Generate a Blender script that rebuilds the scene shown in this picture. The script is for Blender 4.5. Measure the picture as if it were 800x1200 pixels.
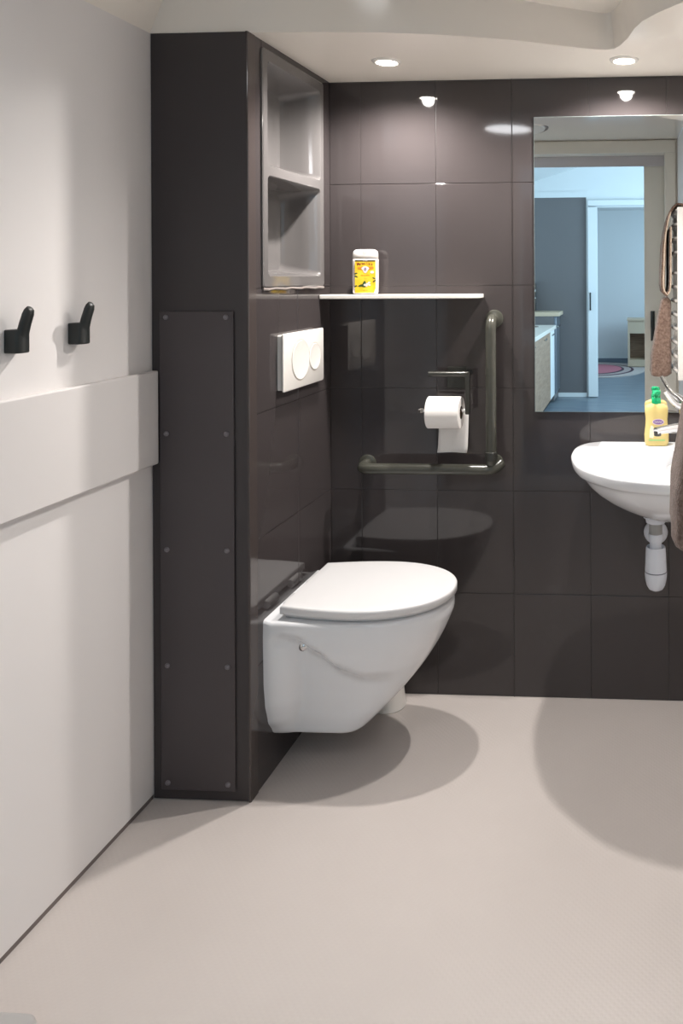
import bpy, bmesh, math, random
from mathutils import Vector, Matrix, noise

random.seed(4)
for o in list(bpy.data.objects):
    bpy.data.objects.remove(o)
scene = bpy.context.scene
C = scene.collection

# ------------------------------------------------------------------ camera
# world: X right, back wall at y = 0, the room runs towards -y, z up
F_PX, PPX, PPY, YAW, ROLL, CAM_H, CAM_D = 907.12, 693.94, 323.51, .0583, -.0048, 1.3623, 2.4965
cam_data = bpy.data.cameras.new('camera')
cam = bpy.data.objects.new('camera', cam_data)
C.objects.link(cam)
cam_data.sensor_fit = 'VERTICAL'
cam_data.sensor_height = 36
cam_data.sensor_width = 24
cam_data.lens = F_PX / 1200 * 36
cam_data.shift_x = (400 - PPX) / 1200
cam_data.shift_y = (PPY - 600) / 1200
cam_data.clip_start = .02
cam.matrix_world = (Matrix.Translation((0, -CAM_D, CAM_H)) @ Matrix.Rotation(YAW, 4, 'Z')
                    @ Matrix.Rotation(math.pi / 2, 4, 'X') @ Matrix.Rotation(ROLL, 4, 'Z'))
scene.camera = cam

# ------------------------------------------------------------------ world, daylight, exposure
world = bpy.data.worlds.new('world')
scene.world = world
world.use_nodes = True
world.node_tree.nodes['Background'].inputs[0].default_value = (.55, .75, 1, 1)
world.node_tree.nodes['Background'].inputs[1].default_value = 1.0
scene.view_settings.view_transform = 'Standard'
scene.view_settings.look = 'None'
scene.view_settings.gamma = 1
scene.view_settings.use_curve_mapping = False
scene.view_settings.exposure = 0.2


def area_light(name, loc, direction, sx, sy, power, color):
    d = bpy.data.lights.new(name, 'AREA')
    d.shape = 'RECTANGLE'
    d.size, d.size_y, d.energy, d.color = sx, sy, power, color
    o = bpy.data.objects.new(name, d)
    C.objects.link(o)
    o.location = loc
    o.rotation_euler = Vector(direction).to_track_quat('-Z', 'Y').to_euler()
    return o


DAY = (.55, .81, 1)
# daylight entering the kitchen and the bedroom through their windows (in the right-hand walls)
area_light('kitchen_daylight', (1.68, -4.4, 1.55), (-1, 0, -.08), 2.0, 1.1, 90, DAY)
area_light('bedroom_daylight', (1.38, -7.9, 1.5), (-1, 0, -.05), 1.6, 1.1, 36, DAY)

LAMP_POWER = 55
LAMP_COLOR = (1, .95, .91)
CEIL_FILL = 16      # emission of the fill glow added in the round ceiling cover

# ------------------------------------------------------------------ helpers
XC, DC, XL, ZT = -1.0086, .5419, -1.2702, 2.003   # tiled boxing side, its depth, left wall, low ceiling


def s2l(c):
    c /= 255
    return c / 12.92 if c <= .04045 else ((c + .055) / 1.055) ** 2.4


def rgb(r, g, b):
    return (s2l(r), s2l(g), s2l(b), 1)


def mat(name, col, rough=.5, metal=0, spec=.5, coat=0, trans=0, ior=1.5, emit=None, estr=0):
    m = bpy.data.materials.new(name)
    m.use_nodes = True
    b = m.node_tree.nodes['Principled BSDF']
    b.inputs['Base Color'].default_value = col
    b.inputs['Roughness'].default_value = rough
    b.inputs['Metallic'].default_value = metal
    b.inputs['Specular IOR Level'].default_value = spec
    b.inputs['Coat Weight'].default_value = coat
    b.inputs['Transmission Weight'].default_value = trans
    b.inputs['IOR'].default_value = ior
    if emit:
        b.inputs['Emission Color'].default_value = emit
        b.inputs['Emission Strength'].default_value = estr
    return m


def nd(m, t, **kw):
    n = m.node_tree.nodes.new(t)
    for k, v in kw.items():
        setattr(n, k, v)
    return n


def link(m, a, b):
    m.node_tree.links.new(a, b)


def add_bump(m, kind='noise', scale=10, strength=.1, dist=.01, detail=2, stretch=None):
    b = m.node_tree.nodes['Principled BSDF']
    tc = nd(m, 'ShaderNodeTexCoord')
    src = tc.outputs['Object']
    if stretch:
        mp = nd(m, 'ShaderNodeMapping')
        mp.inputs['Scale'].default_value = stretch
        link(m, src, mp.inputs[0])
        src = mp.outputs[0]
    if kind == 'noise':
        t = nd(m, 'ShaderNodeTexNoise')
        t.inputs['Detail'].default_value = detail
    else:
        t = nd(m, 'ShaderNodeTexVoronoi')
    t.inputs['Scale'].default_value = scale
    link(m, src, t.inputs['Vector'])
    bp = nd(m, 'ShaderNodeBump')
    bp.inputs['Strength'].default_value = strength
    bp.inputs['Distance'].default_value = dist
    link(m, t.outputs[0], bp.inputs['Height'])
    link(m, bp.outputs[0], b.inputs['Normal'])
    return t


def vary(m, c1, c2, scale=4, stretch=None, detail=4):
    b = m.node_tree.nodes['Principled BSDF']
    tc = nd(m, 'ShaderNodeTexCoord')
    src = tc.outputs['Object']
    if stretch:
        mp = nd(m, 'ShaderNodeMapping')
        mp.inputs['Scale'].default_value = stretch
        link(m, src, mp.inputs[0])
        src = mp.outputs[0]
    t = nd(m, 'ShaderNodeTexNoise')
    t.inputs['Scale'].default_value = scale
    t.inputs['Detail'].default_value = detail
    link(m, src, t.inputs['Vector'])
    r = nd(m, 'ShaderNodeValToRGB')
    r.color_ramp.elements[0].position, r.color_ramp.elements[1].position = .35, .65
    r.color_ramp.elements[0].color, r.color_ramp.elements[1].color = c1, c2
    link(m, t.outputs[0], r.inputs[0])
    link(m, r.outputs[0], b.inputs['Base Color'])


# ------------------------------------------------------------------ materials
M_TILE = mat('tile_brown', rgb(63, 58, 58), .05, spec=.5)
add_bump(M_TILE, 'noise', 5, .035, .01, 1)
M_GROUT = mat('joint_brown', rgb(70, 65, 64), .4)
M_BOARD = mat('board_brown', rgb(52, 47, 48), .42)
M_PANEL = mat('panel_brown', rgb(66, 60, 62), .38)
M_SCREW = mat('screw_grey', rgb(112, 108, 112), .3)
M_EDGE = mat('edge_profile', rgb(68, 61, 59), .12)
M_WALL = mat('wall_offwhite', rgb(229, 225, 223), .42)
add_bump(M_WALL, 'noise', 60, .02, .002, 2)
M_RAIL = mat('rail_white', rgb(218, 214, 212), .4)
M_CEIL = mat('ceiling_gloss', rgb(243, 236, 226), .14)
M_CERAMIC = mat('ceramic_white', rgb(232, 233, 235), .06, coat=.3)
M_SEAT = mat('seat_white', rgb(224, 223, 223), .22)
M_PLASTIC = mat('plastic_white', rgb(232, 228, 222), .25)
M_SHELF = mat('shelf_white', rgb(235, 230, 222), .3)
M_NICHE = mat('niche_grey', rgb(100, 97, 96), .08)
M_BAR = mat('bar_grey', rgb(68, 68, 61), .24)
M_DARK = mat('dark_metal', rgb(62, 62, 58), .22, metal=.3)
M_CHROME = mat('chrome', rgb(215, 215, 215), .08, metal=1)
M_STEEL = mat('steel_ring', rgb(200, 198, 194), .2, metal=1)
M_PAPER = mat('paper', rgb(240, 236, 232), .85, spec=.2)
add_bump(M_PAPER, 'noise', 300, .1, .001, 2)
M_CARD = mat('cardboard', rgb(110, 92, 76), .9)
M_BLACK = mat('black_plastic', rgb(28, 32, 31), .42)
M_MIRROR = mat('mirror_silver', (.9, .92, .92, 1), .0, metal=1)
M_MEDGE = mat('mirror_edge', rgb(150, 160, 158), .2)
M_FRAME = mat('frame_beige', rgb(232, 225, 212), .45)
M_DOOR = mat('door_beige', rgb(224, 219, 208), .45)
M_PIPE = mat('trap_white', rgb(222, 226, 234), .35)
M_GREYPIPE = mat('pipe_grey', rgb(158, 158, 156), .3)
M_TRAPLINE = mat('seal_dark', rgb(60, 66, 84), .5)
M_HOLE = mat('hole_dark', rgb(40, 38, 38), .6)
M_GAP = mat('skirting_gap', rgb(112, 102, 98), .6)

M_FLOOR = mat('vinyl_floor', rgb(195, 187, 182), .42)
vary(M_FLOOR, rgb(192, 184, 179), rgb(198, 190, 185), 1.6)
b = M_FLOOR.node_tree.nodes['Principled BSDF']
tc = nd(M_FLOOR, 'ShaderNodeTexCoord')
mp = nd(M_FLOOR, 'ShaderNodeMapping')
mp.inputs['Rotation'].default_value = (0, 0, math.radians(45))
mp.inputs['Scale'].default_value = (1, 1, 0)
link(M_FLOOR, tc.outputs['Object'], mp.inputs[0])
vo = nd(M_FLOOR, 'ShaderNodeTexVoronoi')
vo.inputs['Scale'].default_value = 95
vo.inputs['Randomness'].default_value = 0.0
link(M_FLOOR, mp.outputs[0], vo.inputs['Vector'])
rp = nd(M_FLOOR, 'ShaderNodeValToRGB')
rp.color_ramp.elements[0].position, rp.color_ramp.elements[1].position = .18, .42
rp.color_ramp.elements[0].color, rp.color_ramp.elements[1].color = (1, 1, 1, 1), (0, 0, 0, 1)
link(M_FLOOR, vo.outputs['Distance'], rp.inputs[0])
bp = nd(M_FLOOR, 'ShaderNodeBump')
bp.inputs['Strength'].default_value = .2
bp.inputs['Distance'].default_value = .0012
link(M_FLOOR, rp.outputs[0], bp.inputs['Height'])
link(M_FLOOR, bp.outputs[0], b.inputs['Normal'])


def towel_mat(name, c1, c2):
    m = mat(name, c1, .95, spec=.1)
    vary(m, c1, c2, 90, detail=6)
    add_bump(m, 'noise', 260, .9, .006, 4)
    m.node_tree.nodes['Principled BSDF'].inputs['Sheen Weight'].default_value = .3
    return m


M_TOWEL = towel_mat('towel_taupe', rgb(112, 90, 78), rgb(148, 124, 112))
M_TOWEL2 = towel_mat('towel_brown', rgb(92, 72, 60), rgb(122, 98, 84))
M_HEM = towel_mat('towel_hem', rgb(190, 168, 148), rgb(212, 192, 172))


# ------------------------------------------------------------------ mesh helpers (coordinates given as X, D, z with D = distance from back wall)
def V(x, d, z):
    return Vector((x, -d, z))


def finish(name, bm, m, parent=None, smooth=None, bevel=None, seg=2):
    bmesh.ops.recalc_face_normals(bm, faces=bm.faces)
    me = bpy.data.meshes.new(name)
    bm.to_mesh(me)
    bm.free()
    me.materials.append(m)
    o = bpy.data.objects.new(name, me)
    C.objects.link(o)
    if parent is not None:
        o.parent = parent
        o.matrix_parent_inverse = parent.matrix_basis.inverted()
    if smooth is not None:
        me.polygons.foreach_set('use_smooth', [True] * len(me.polygons))
        if smooth < 180:
            me.set_sharp_from_angle(angle=math.radians(smooth))
    if bevel:
        bv = o.modifiers.new('bevel', 'BEVEL')
        bv.width, bv.segments, bv.limit_method, bv.angle_limit = bevel, seg, 'ANGLE', math.radians(40)
        if smooth is None:
            me.polygons.foreach_set('use_smooth', [True] * len(me.polygons))
            me.set_sharp_from_angle(angle=math.radians(35))
            bv.harden_normals = False
    return o


def box(bm, x0, x1, d0, d1, z0, z1):
    vs = [bm.verts.new(V(x, d, z)) for x in (x0, x1) for d in (d0, d1) for z in (z0, z1)]
    for q in ((0, 1, 3, 2), (4, 6, 7, 5), (0, 4, 5, 1), (2, 3, 7, 6), (0, 2, 6, 4), (1, 5, 7, 3)):
        bm.faces.new([vs[i] for i in q])
    return vs


def bx(name, dims, m, parent=None, bevel=None, seg=2):
    bm = bmesh.new()
    box(bm, *dims)
    return finish(name, bm, m, parent, None, bevel, seg)


def tube(bm, pts, r, n=16, cap=True):
    pts = [Vector(p) for p in pts]
    rr = r if isinstance(r, (list, tuple)) else [r] * len(pts)
    t0 = (pts[1] - pts[0]).normalized()
    ref = Vector((0, 0, 1)) if abs(t0.z) < .9 else Vector((1, 0, 0))
    u = t0.cross(ref).normalized()
    rings = []
    for i, p in enumerate(pts):
        a = pts[max(0, i - 1)]
        c = pts[min(len(pts) - 1, i + 1)]
        t = (c - a).normalized()
        u = (u - t * u.dot(t)).normalized()
        w = t.cross(u)
        rings.append([bm.verts.new(p + (u * math.cos(2 * math.pi * k / n) + w * math.sin(2 * math.pi * k / n)) * rr[i]) for k in range(n)])
    for a, c in zip(rings, rings[1:]):
        for k in range(n):
            bm.faces.new((a[k], a[(k + 1) % n], c[(k + 1) % n], c[k]))
    if cap:
        bm.faces.new(rings[0])
        bm.faces.new(rings[-1])


def arc(c, p0, p1, n=7):
    """quarter-ish bend: points from p0 to p1 around corner c (quadratic)"""
    c, p0, p1 = Vector(c), Vector(p0), Vector(p1)
    return [p0 * (1 - t) ** 2 + c * 2 * t * (1 - t) + p1 * t * t for t in (i / n for i in range(n + 1))]


def bent(corners, r):
    """polyline with rounded corners"""
    pts = [Vector(p) for p in corners]
    out = [pts[0]]
    for i in range(1, len(pts) - 1):
        a = (pts[i - 1] - pts[i]).normalized() * r
        c = (pts[i + 1] - pts[i]).normalized() * r
        out += arc(pts[i], pts[i] + a, pts[i] + c)
    out.append(pts[-1])
    return out


def lathe(bm, prof, axis_o, axis='z', n=32):
    """prof: list of (radius, offset along axis)"""
    o = Vector(axis_o)
    A = {'z': (Vector((1, 0, 0)), Vector((0, 1, 0)), Vector((0, 0, 1))),
         'x': (Vector((0, 1, 0)), Vector((0, 0, 1)), Vector((1, 0, 0))),
         'y': (Vector((1, 0, 0)), Vector((0, 0, 1)), Vector((0, -1, 0)))}[axis]
    rings = []
    for r, h in prof:
        if r < 1e-6:
            rings.append([bm.verts.new(o + A[2] * h)])
        else:
            rings.append([bm.verts.new(o + A[2] * h + (A[0] * math.cos(2 * math.pi * k / n) + A[1] * math.sin(2 * math.pi * k / n)) * r) for k in range(n)])
    for a, c in zip(rings, rings[1:]):
        if len(a) == 1 and len(c) == 1:
            continue
        for k in range(n):
            if len(a) == 1:
                bm.faces.new((a[0], c[(k + 1) % n], c[k]))
            elif len(c) == 1:
                bm.faces.new((a[k], a[(k + 1) % n], c[0]))
            else:
                bm.faces.new((a[k], a[(k + 1) % n], c[(k + 1) % n], c[k]))
    for e in (rings[0], rings[-1]):
        if len(e) > 1:
            bm.faces.new(e)


def lat(name, prof, o, m, parent=None, axis='z', n=32, smooth=40):
    bm = bmesh.new()
    lathe(bm, prof, o, axis, n)
    return finish(name, bm, m, parent, smooth)


def loft(bm, rings, closed=True, cap0=True, cap1=True):
    vr = [[bm.verts.new(p) for p in r] for r in rings]
    n = len(vr[0])
    for a, c in zip(vr, vr[1:]):
        for k in range(n if closed else n - 1):
            bm.faces.new((a[k], a[(k + 1) % n], c[(k + 1) % n], c[k]))
    if cap0:
        bm.faces.new(vr[0])
    if cap1:
        bm.faces.new(vr[-1])
    return vr


def prism(bm, poly, off):
    """extrude a closed 3-D polygon by the vector off"""
    a = [bm.verts.new(p) for p in poly]
    c = [bm.verts.new(Vector(p) + Vector(off)) for p in poly]
    bm.faces.new(a)
    bm.faces.new(list(reversed(c)))
    for k in range(len(a)):
        bm.faces.new((a[k], a[(k + 1) % len(a)], c[(k + 1) % len(a)], c[k]))


def spline(pts, n, closed=True):
    """Catmull-Rom through 2-D points, resampled evenly to n points"""
    P = [Vector(p) for p in pts]
    dense = []
    m = len(P)
    rng = range(m) if closed else range(m - 1)
    for i in rng:
        if closed:
            p0, p1, p2, p3 = P[(i - 1) % m], P[i], P[(i + 1) % m], P[(i + 2) % m]
        else:
            p0, p1, p2, p3 = P[max(i - 1, 0)], P[i], P[i + 1], P[min(i + 2, m - 1)]
        for k in range(16):
            t = k / 16
            dense.append(.5 * ((2 * p1) + (p2 - p0) * t + (2 * p0 - 5 * p1 + 4 * p2 - p3) * t * t + (3 * p1 - p0 - 3 * p2 + p3) * t ** 3))
    if not closed:
        dense.append(P[-1])
    else:
        dense.append(dense[0].copy())
    L = [0]
    for a, c in zip(dense, dense[1:]):
        L.append(L[-1] + (c - a).length)
    out = []
    j = 0
    for k in range(n):
        s = L[-1] * k / (n if closed else n - 1)
        while j < len(L) - 2 and L[j + 1] < s:
            j += 1
        f = (s - L[j]) / max(1e-9, L[j + 1] - L[j])
        out.append(dense[j].lerp(dense[j + 1], min(1, max(0, f))))
    return out


def rrect(x0, x1, z0, z1, r, n=5):
    out = []
    for cx, cz, a0 in ((x1 - r, z1 - r, 0), (x0 + r, z1 - r, 90), (x0 + r, z0 + r, 180), (x1 - r, z0 + r, 270)):
        for i in range(n + 1):
            a = math.radians(a0 + 90 * i / n)
            out.append((cx + r * math.cos(a), cz + r * math.sin(a)))
    return out


def thing(name, label, cat, loc=(0, 0, 0), group=None):
    o = bpy.data.objects.new(name, None)
    C.objects.link(o)
    o.location = V(*loc)
    o.empty_display_size = .05
    return tag(o, label, cat, group)


def tag(o, label, cat, group=None):
    o['label'] = label
    o['category'] = cat
    if group:
        o['group'] = group
    return o


def st(o, label=None):
    o['kind'] = 'structure'
    if label:
        o['label'] = label
    return o


def copy_tree(o, parent=None):
    c = o.copy()
    C.objects.link(c)
    c.parent = parent
    for ch in list(o.children):
        copy_tree(ch, c)
    return c


def text_mesh(name, body, size, mtx, m, parent, depth=.0003, squeeze=1.0, bold=0.0):
    cu = bpy.data.curves.new(name, 'FONT')
    cu.body, cu.size, cu.align_x, cu.align_y, cu.extrude = body, size, 'CENTER', 'CENTER', depth
    cu.resolution_u = 2
    cu.offset = size * bold
    t = bpy.data.objects.new(name + '_curve', cu)
    C.objects.link(t)
    bpy.context.view_layer.update()
    me = bpy.data.meshes.new_from_object(t.evaluated_get(bpy.context.evaluated_depsgraph_get()))
    bpy.data.objects.remove(t)
    me.transform(mtx @ Matrix.Diagonal((squeeze, 1, 1, 1)))
    me.materials.clear()
    me.materials.append(m)
    o = bpy.data.objects.new(name, me)
    C.objects.link(o)
    o.parent = parent
    o.matrix_parent_inverse = parent.matrix_basis.inverted()
    return o


# ================================================================== THE SETTING
# ---- bathroom floor
st(bx('floor', (XL - .1, .72, -.1, 2.8, -.06, 0), M_FLOOR))

# ---- back wall: joint bed and single tiles
wall_back = st(bx('wall_back', (XL - .1, .72, .004, -.1, 0, 2.4), M_GROUT))
TW, TH, X0 = .25, 1 / 3, -.405
tile_meshes = {}


def tile(w, h, thick, parent, loc, rotz=0):
    key = (round(w, 4), round(h, 4))
    if key not in tile_meshes:
        bm = bmesh.new()
        g = .0006
        vs = box(bm, g, w - g, 0, thick, g, h - g)
        fr = [e for e in bm.edges if all(abs(v.co.y + thick) < 1e-6 for v in e.verts)]
        bmesh.ops.bevel(bm, geom=fr, offset=.0011, segments=2, affect='EDGES', profile=.5)
        bmesh.ops.recalc_face_normals(bm, faces=bm.faces)
        me = bpy.data.meshes.new('tile')
        bm.to_mesh(me)
        bm.free()
        me.materials.append(M_TILE)
        tile_meshes[key] = me
    o = bpy.data.objects.new('tile', tile_meshes[key])
    C.objects.link(o)
    o.parent = parent
    o.location = loc
    o.rotation_euler = (0, 0, rotz)
    return o


xs = [XC] + [X0 + k * TW for k in range(-2, 4)] + [.62]
for a, c in zip(xs, xs[1:]):
    for r in range(6):
        tile(c - a, TH, .006, wall_back, V(a, 0, r * TH))
# the wide seam between two wall panels
st(bx('trim_1', (X0 - .0016, X0 + .0016, .0, .0068, 0, ZT), mat('seam_dark', rgb(48, 43, 42), .3)))

# ---- boxing beside the toilet: front board, tiled side with a niche
boxing = st(bx('wall_boxing', (XL, XC - .14, 0, DC - .012, 0, ZT), M_BOARD), 'dark brown boxed-in corner carrying toilet, flush plate and niche')
bx('front_board', (XL + .002, XC - .004, DC - .012, DC, .003, ZT - .001), M_BOARD, boxing)
NZ0, NZ1, ND0, ND1 = 1.352, 1.968, .085, .455     # opening in the side wall
bx('side_board', (XC - .14, XC - .006, 0, DC - .012, 0, NZ0 - .004), M_GROUT, boxing)
bx('side_board', (XC - .14, XC - .006, 0, ND0 - .004, NZ0, ZT), M_GROUT, boxing)
bx('side_board', (XC - .14, XC - .006, ND1 + .004, DC - .012, NZ0, ZT), M_GROUT, boxing)
bx('side_board', (XC - .14, XC - .006, ND0, ND1, NZ1 + .004, ZT), M_GROUT, boxing)
for k in range(2):
    for r in range(4):
        # tiles on the side face: turned a quarter, so that local -y looks along +X
        tile(TW, TH, .006, boxing, V(XC - .006, .006 + (k + 1) * TW - .004 + .0, r * TH), math.pi / 2)
bm = bmesh.new()
for d in ((.004, ND0 - .003, 4 * TH + .001, ZT), (ND1 + .003, .504, 4 * TH + .001, ZT), (ND0 - .003, ND1 + .003, 4 * TH + .001, NZ0 - .003), (ND0 - .003, ND1 + .003, NZ1 + .003, ZT)):
    box(bm, XC - .006, XC, *d)
finish('niche_surround', bm, M_TILE, boxing)
bm = bmesh.new()
prof = [(XC - .004, DC - .038), (XC + .0015, DC - .038), (XC + .0015, DC - .001), (XC + .0005, DC + .001), (XC - .002, DC + .002), (XC - .004, DC + .002)]
prism(bm, [V(x, d, 0) for x, d in prof], (0, 0, ZT))
finish('corner_profile', bm, M_EDGE, boxing, 25)

# ---- left wall with its bumper board
st(bx('wall_left', (XL - .1, XL, -.1, 2.75, .012, ZT), M_WALL))
st(bx('wall_left_upper', (XL - .1, XL, DC, 2.75, ZT, 2.4), M_WALL))
st(bx('baseboard_left', (XL - .1, XL - .001, DC, 2.75, 0, .012), M_GAP))
st(bx('trim_2', (XL, XL + .021, DC + .0025, 2.2, .878, 1.121), M_RAIL, None, .004, 3), 'wide white bumper board running along the left wall')

# ---- ceiling: low part over the fittings, raised tray in front
tray = [(XL, DC), (XC, DC - .012), (-.86, .524), (-.682, .506), (-.552, .482), (-.44, .452), (-.336, .414), (-.24, .368), (-.157, .33), (-.115, .312), (-.085, .306), (-.062, .315),
        (-.045, .345), (-.024, .406), (-.005, .49), (.015, .545), (.051, .604), (.109, .676), (.19, .745), (.27, .8)]
bm = bmesh.new()
low = [(XL, 0), (XL, DC)] + tray[1:] + [(.72, .8), (.72, 0)]
prism(bm, [V(x, d, ZT) for x, d in low], (0, 0, .004))
ceiling = st(finish('ceiling', bm, M_CEIL, None))
bm = bmesh.new()


def tz(d):
    return 2.1 + (d - .3) * .073


edge = [Vector((x, d)) for x, d in tray]
ins = []
for i, p in enumerate(edge):
    a = edge[max(0, i - 1)]
    c = edge[min(len(edge) - 1, i + 1)]
    t = (c - a).normalized()
    ins.append(p + Vector((-t.y, t.x)) * .014)
ins[0] = Vector((XL + .06, DC + .015))
loopA = [V(p.x, p.y, ZT) for p in edge] + [V(.27, 2.75, ZT), V(XL, 2.75, ZT)]
loopB = [V(p.x, p.y, tz(p.y)) for p in ins] + [V(.27, 2.75, tz(2.75)), V(XL + .06, 2.75, tz(2.75))]
va = [bm.verts.new(p) for p in loopA]
vb = [bm.verts.new(p) for p in loopB]
n = len(va)
for k in range(n):
    if k in (n - 2, n - 3):
        continue
    bm.faces.new((va[k], va[(k + 1) % n], vb[(k + 1) % n], vb[k]))
f = bm.faces.new(vb)
bmesh.ops.triangulate(bm, faces=[f])
st(finish('ceiling_tray', bm, M_CEIL, None, 35))
# round ceiling cover, rim seen in the mirror; its glowing centre is added fill
cl = thing('ceiling_cover_fill', 'round ceiling cover with added fill glow, rim seen in mirror', 'lamp', (-.74, 1.94, tz(1.94)))
lat('rim', [(.132, .012), (.132, -.012), (.21, -.011), (.217, -.004), (.217, .012)], V(-.74, 1.94, tz(1.94)), M_CEIL, cl, n=48)
lat('shadow_gap', [(.218, .012), (.218, -.003), (.226, -.006), (.233, -.003), (.233, .012)], V(-.74, 1.94, tz(1.94)), M_GAP, cl, n=48)
lat('fill_disc', [(0, -.014), (.12, -.013), (.131, -.008), (.131, .01)], V(-.74, 1.94, tz(1.94)), mat('fill_glow', (1, 1, 1, 1), .5, emit=(.96, .97, 1, 1), estr=CEIL_FILL), cl, n=48)

# ---- right-hand walls: sink bay and the partition that carries the towel radiator
st(bx('wall_right', (.62, .72, 0, .86, 0, ZT), M_WALL))
st(bx('wall_right_partition', (.27, .37, .8, 2.75, 0, 2.4), M_WALL))
st(bx('wall_right_return', (.37, .72, .8, .86, 0, ZT), M_WALL))

# ---- wall with the doorway behind the camera
st(bx('wall_front', (XL - .1, -.80, 2.75, 2.85, 0, 2.4), M_FRAME))
st(bx('wall_front_side', (.185, .72, 2.75, 2.85, 0, 2.4), M_FRAME))
st(bx('wall_front_header', (-.80, .185, 2.75, 2.85, 2.187, 2.4), M_FRAME))
st(bx('trim_3', (-.87, .257, 2.735, 2.75, 2.187, 2.272), M_FRAME, None, .003), 'beige door frame header')
st(bx('trim_4', (.187, .257, 2.735, 2.75, 0, 2.187), M_FRAME, None, .003), 'beige door frame jamb beside the sliding door')
st(bx('trim_5', (-.87, -.80, 2.735, 2.75, 0, 2.187), M_FRAME, None, .003))
st(bx('trim_6', (-.85, 1.1, 2.852, 2.862, 2.115, 2.22), mat('track_grey', rgb(196, 190, 192), .5)))
door = st(bx('door_1', (.046, .96, 2.866, 2.9, .01, 2.16), M_DOOR, None, .002), 'beige sliding door standing half open, seen in the mirror')


def pull_handle(parent, x, d, z0, z1, s=1):
    bm = bmesh.new()
    tube(bm, bent([V(x, d, z0), V(x, d - .03 * s, z0), V(x, d - .03 * s, z1), V(x, d, z1)], .01), .009, 10)
    return finish('handle', bm, M_BLACK, parent, 40)


pull_handle(door, .102, 2.866, .925, 1.11)
bx('handle_plate', (.088, .116, 2.862, 2.866, .915, 1.12), M_BLACK, door, .001)

# ================================================================== ROOMS BEYOND (seen in the mirror)
M_KFLOOR = mat('kitchen_floor', rgb(112, 122, 132), .35)
vary(M_KFLOOR, rgb(100, 112, 124), rgb(124, 134, 142), 3, (1, 6, 1))
M_KWHITE = mat('kitchen_white', rgb(226, 228, 228), .5)
M_KGREY = mat('kitchen_grey', rgb(110, 106, 106), .4)
M_WOOD = mat('kitchen_wood', rgb(168, 148, 132), .5)
vary(M_WOOD, rgb(142, 114, 92), rgb(164, 136, 112), 3, (2, 2, 20))
M_TOP = mat('worktop_pale', rgb(222, 214, 204), .4)
M_BEIGE = mat('worktop_beige', rgb(206, 186, 160), .5)
st(bx('floor_kitchen', (-1.8, 1.8, 2.8, 9.9, -.06, -.002), M_KFLOOR))
st(bx('wall_kitchen_left', (-1.66, -1.56, 2.85, 6.25, 0, 3), M_KWHITE))
bm = bmesh.new()
for d in ((2.85, 3.35, 0, 3), (5.45, 6.25, 0, 3), (3.35, 5.45, 0, .95), (3.35, 5.45, 2.15, 3)):
    box(bm, 1.7, 1.8, *d)
st(finish('wall_kitchen_right', bm, M_KWHITE))
win = st(bx('window_1', (1.735, 1.74, 3.35, 5.45, .95, 2.15), mat('window_glass', (1, 1, 1, 1), 0, trans=1, ior=1.0)))
for d in ((3.35, 3.4, .95, 2.15), (5.4, 5.45, .95, 2.15), (4.375, 4.425, .95, 2.15), (3.4, 5.4, .95, 1.0), (3.4, 5.4, 2.1, 2.15)):
    bx('window_frame', (1.7, 1.76) + d, M_KWHITE, win)
bm = bmesh.new()
cz = lambda x: 2.437 + .31 * (x + 1.166)
prism(bm, [V(-1.66, 2.85, cz(-1.66)), V(.3, 2.85, cz(.3)), V(1.8, 2.85, cz(-1.2)), V(1.8, 2.85, 3.1), V(-1.66, 2.85, 3.1)], (0, -3.45, 0))
st(finish('ceiling_kitchen', bm, M_KWHITE))
# end wall of the kitchen: grey panel, white jamb and header, opening to the bedroom
st(bx('wall_kitchen_panel', (-1.66, -.577, 6.25, 6.33, .03, 2.251), M_KGREY))
st(bx('trim_7', (-1.66, -.557, 6.235, 6.33, 2.251, 2.318), M_KWHITE))
st(bx('baseboard_kitchen', (-.90, -.577, 6.235, 6.25, 0, .045), M_KWHITE))
kd = st(bx('door_2', (-.557, -.451, 6.2, 6.24, .005, 2.137), M_KWHITE, None, .003), 'white sliding door edge with black handle, in mirror')
pull_handle(kd, -.53, 6.2, .985, 1.17)
st(bx('wall_kitchen_jamb', (-.577, -.47, 6.25, 6.33, 0, 2.318), M_KWHITE))
st(bx('wall_kitchen_header', (-.47, 1.7, 6.25, 6.33, 2.137, 2.318), M_KWHITE))
st(bx('trim_8', (-.557, 1.2, 6.19, 6.25, 2.15, 2.215), M_KWHITE, None, .004))
st(bx('wall_kitchen_gable', (-1.66, 1.8, 6.25, 6.33, 2.318, 3), M_KWHITE))
st(bx('wall_kitchen_side', (.75, 1.7, 6.25, 6.33, 0, 2.137), M_KWHITE))
# bedroom
st(bx('wall_bedroom', (-1.8, 1.8, 9.78, 9.9, 0, 2.5), M_KWHITE))
st(bx('wall_bedroom_left', (-1.8, -1.7, 6.33, 9.78, 0, 2.5), M_KWHITE))
bm = bmesh.new()
for d in ((6.33, 7.05, 0, 2.5), (8.75, 9.78, 0, 2.5), (7.05, 8.75, 0, .9), (7.05, 8.75, 2.1, 2.5)):
    box(bm, 1.4, 1.5, *d)
st(finish('wall_bedroom_right', bm, M_KWHITE))
st(bx('ceiling_bedroom', (-1.8, 1.5, 6.33, 9.9, 2.4, 2.5), M_KWHITE))
st(bx('baseboard_bedroom', (-1.7, 1.4, 9.765, 9.78, 0, .06), mat('skirting_blue', rgb(120, 130, 142), .5)))

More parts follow.
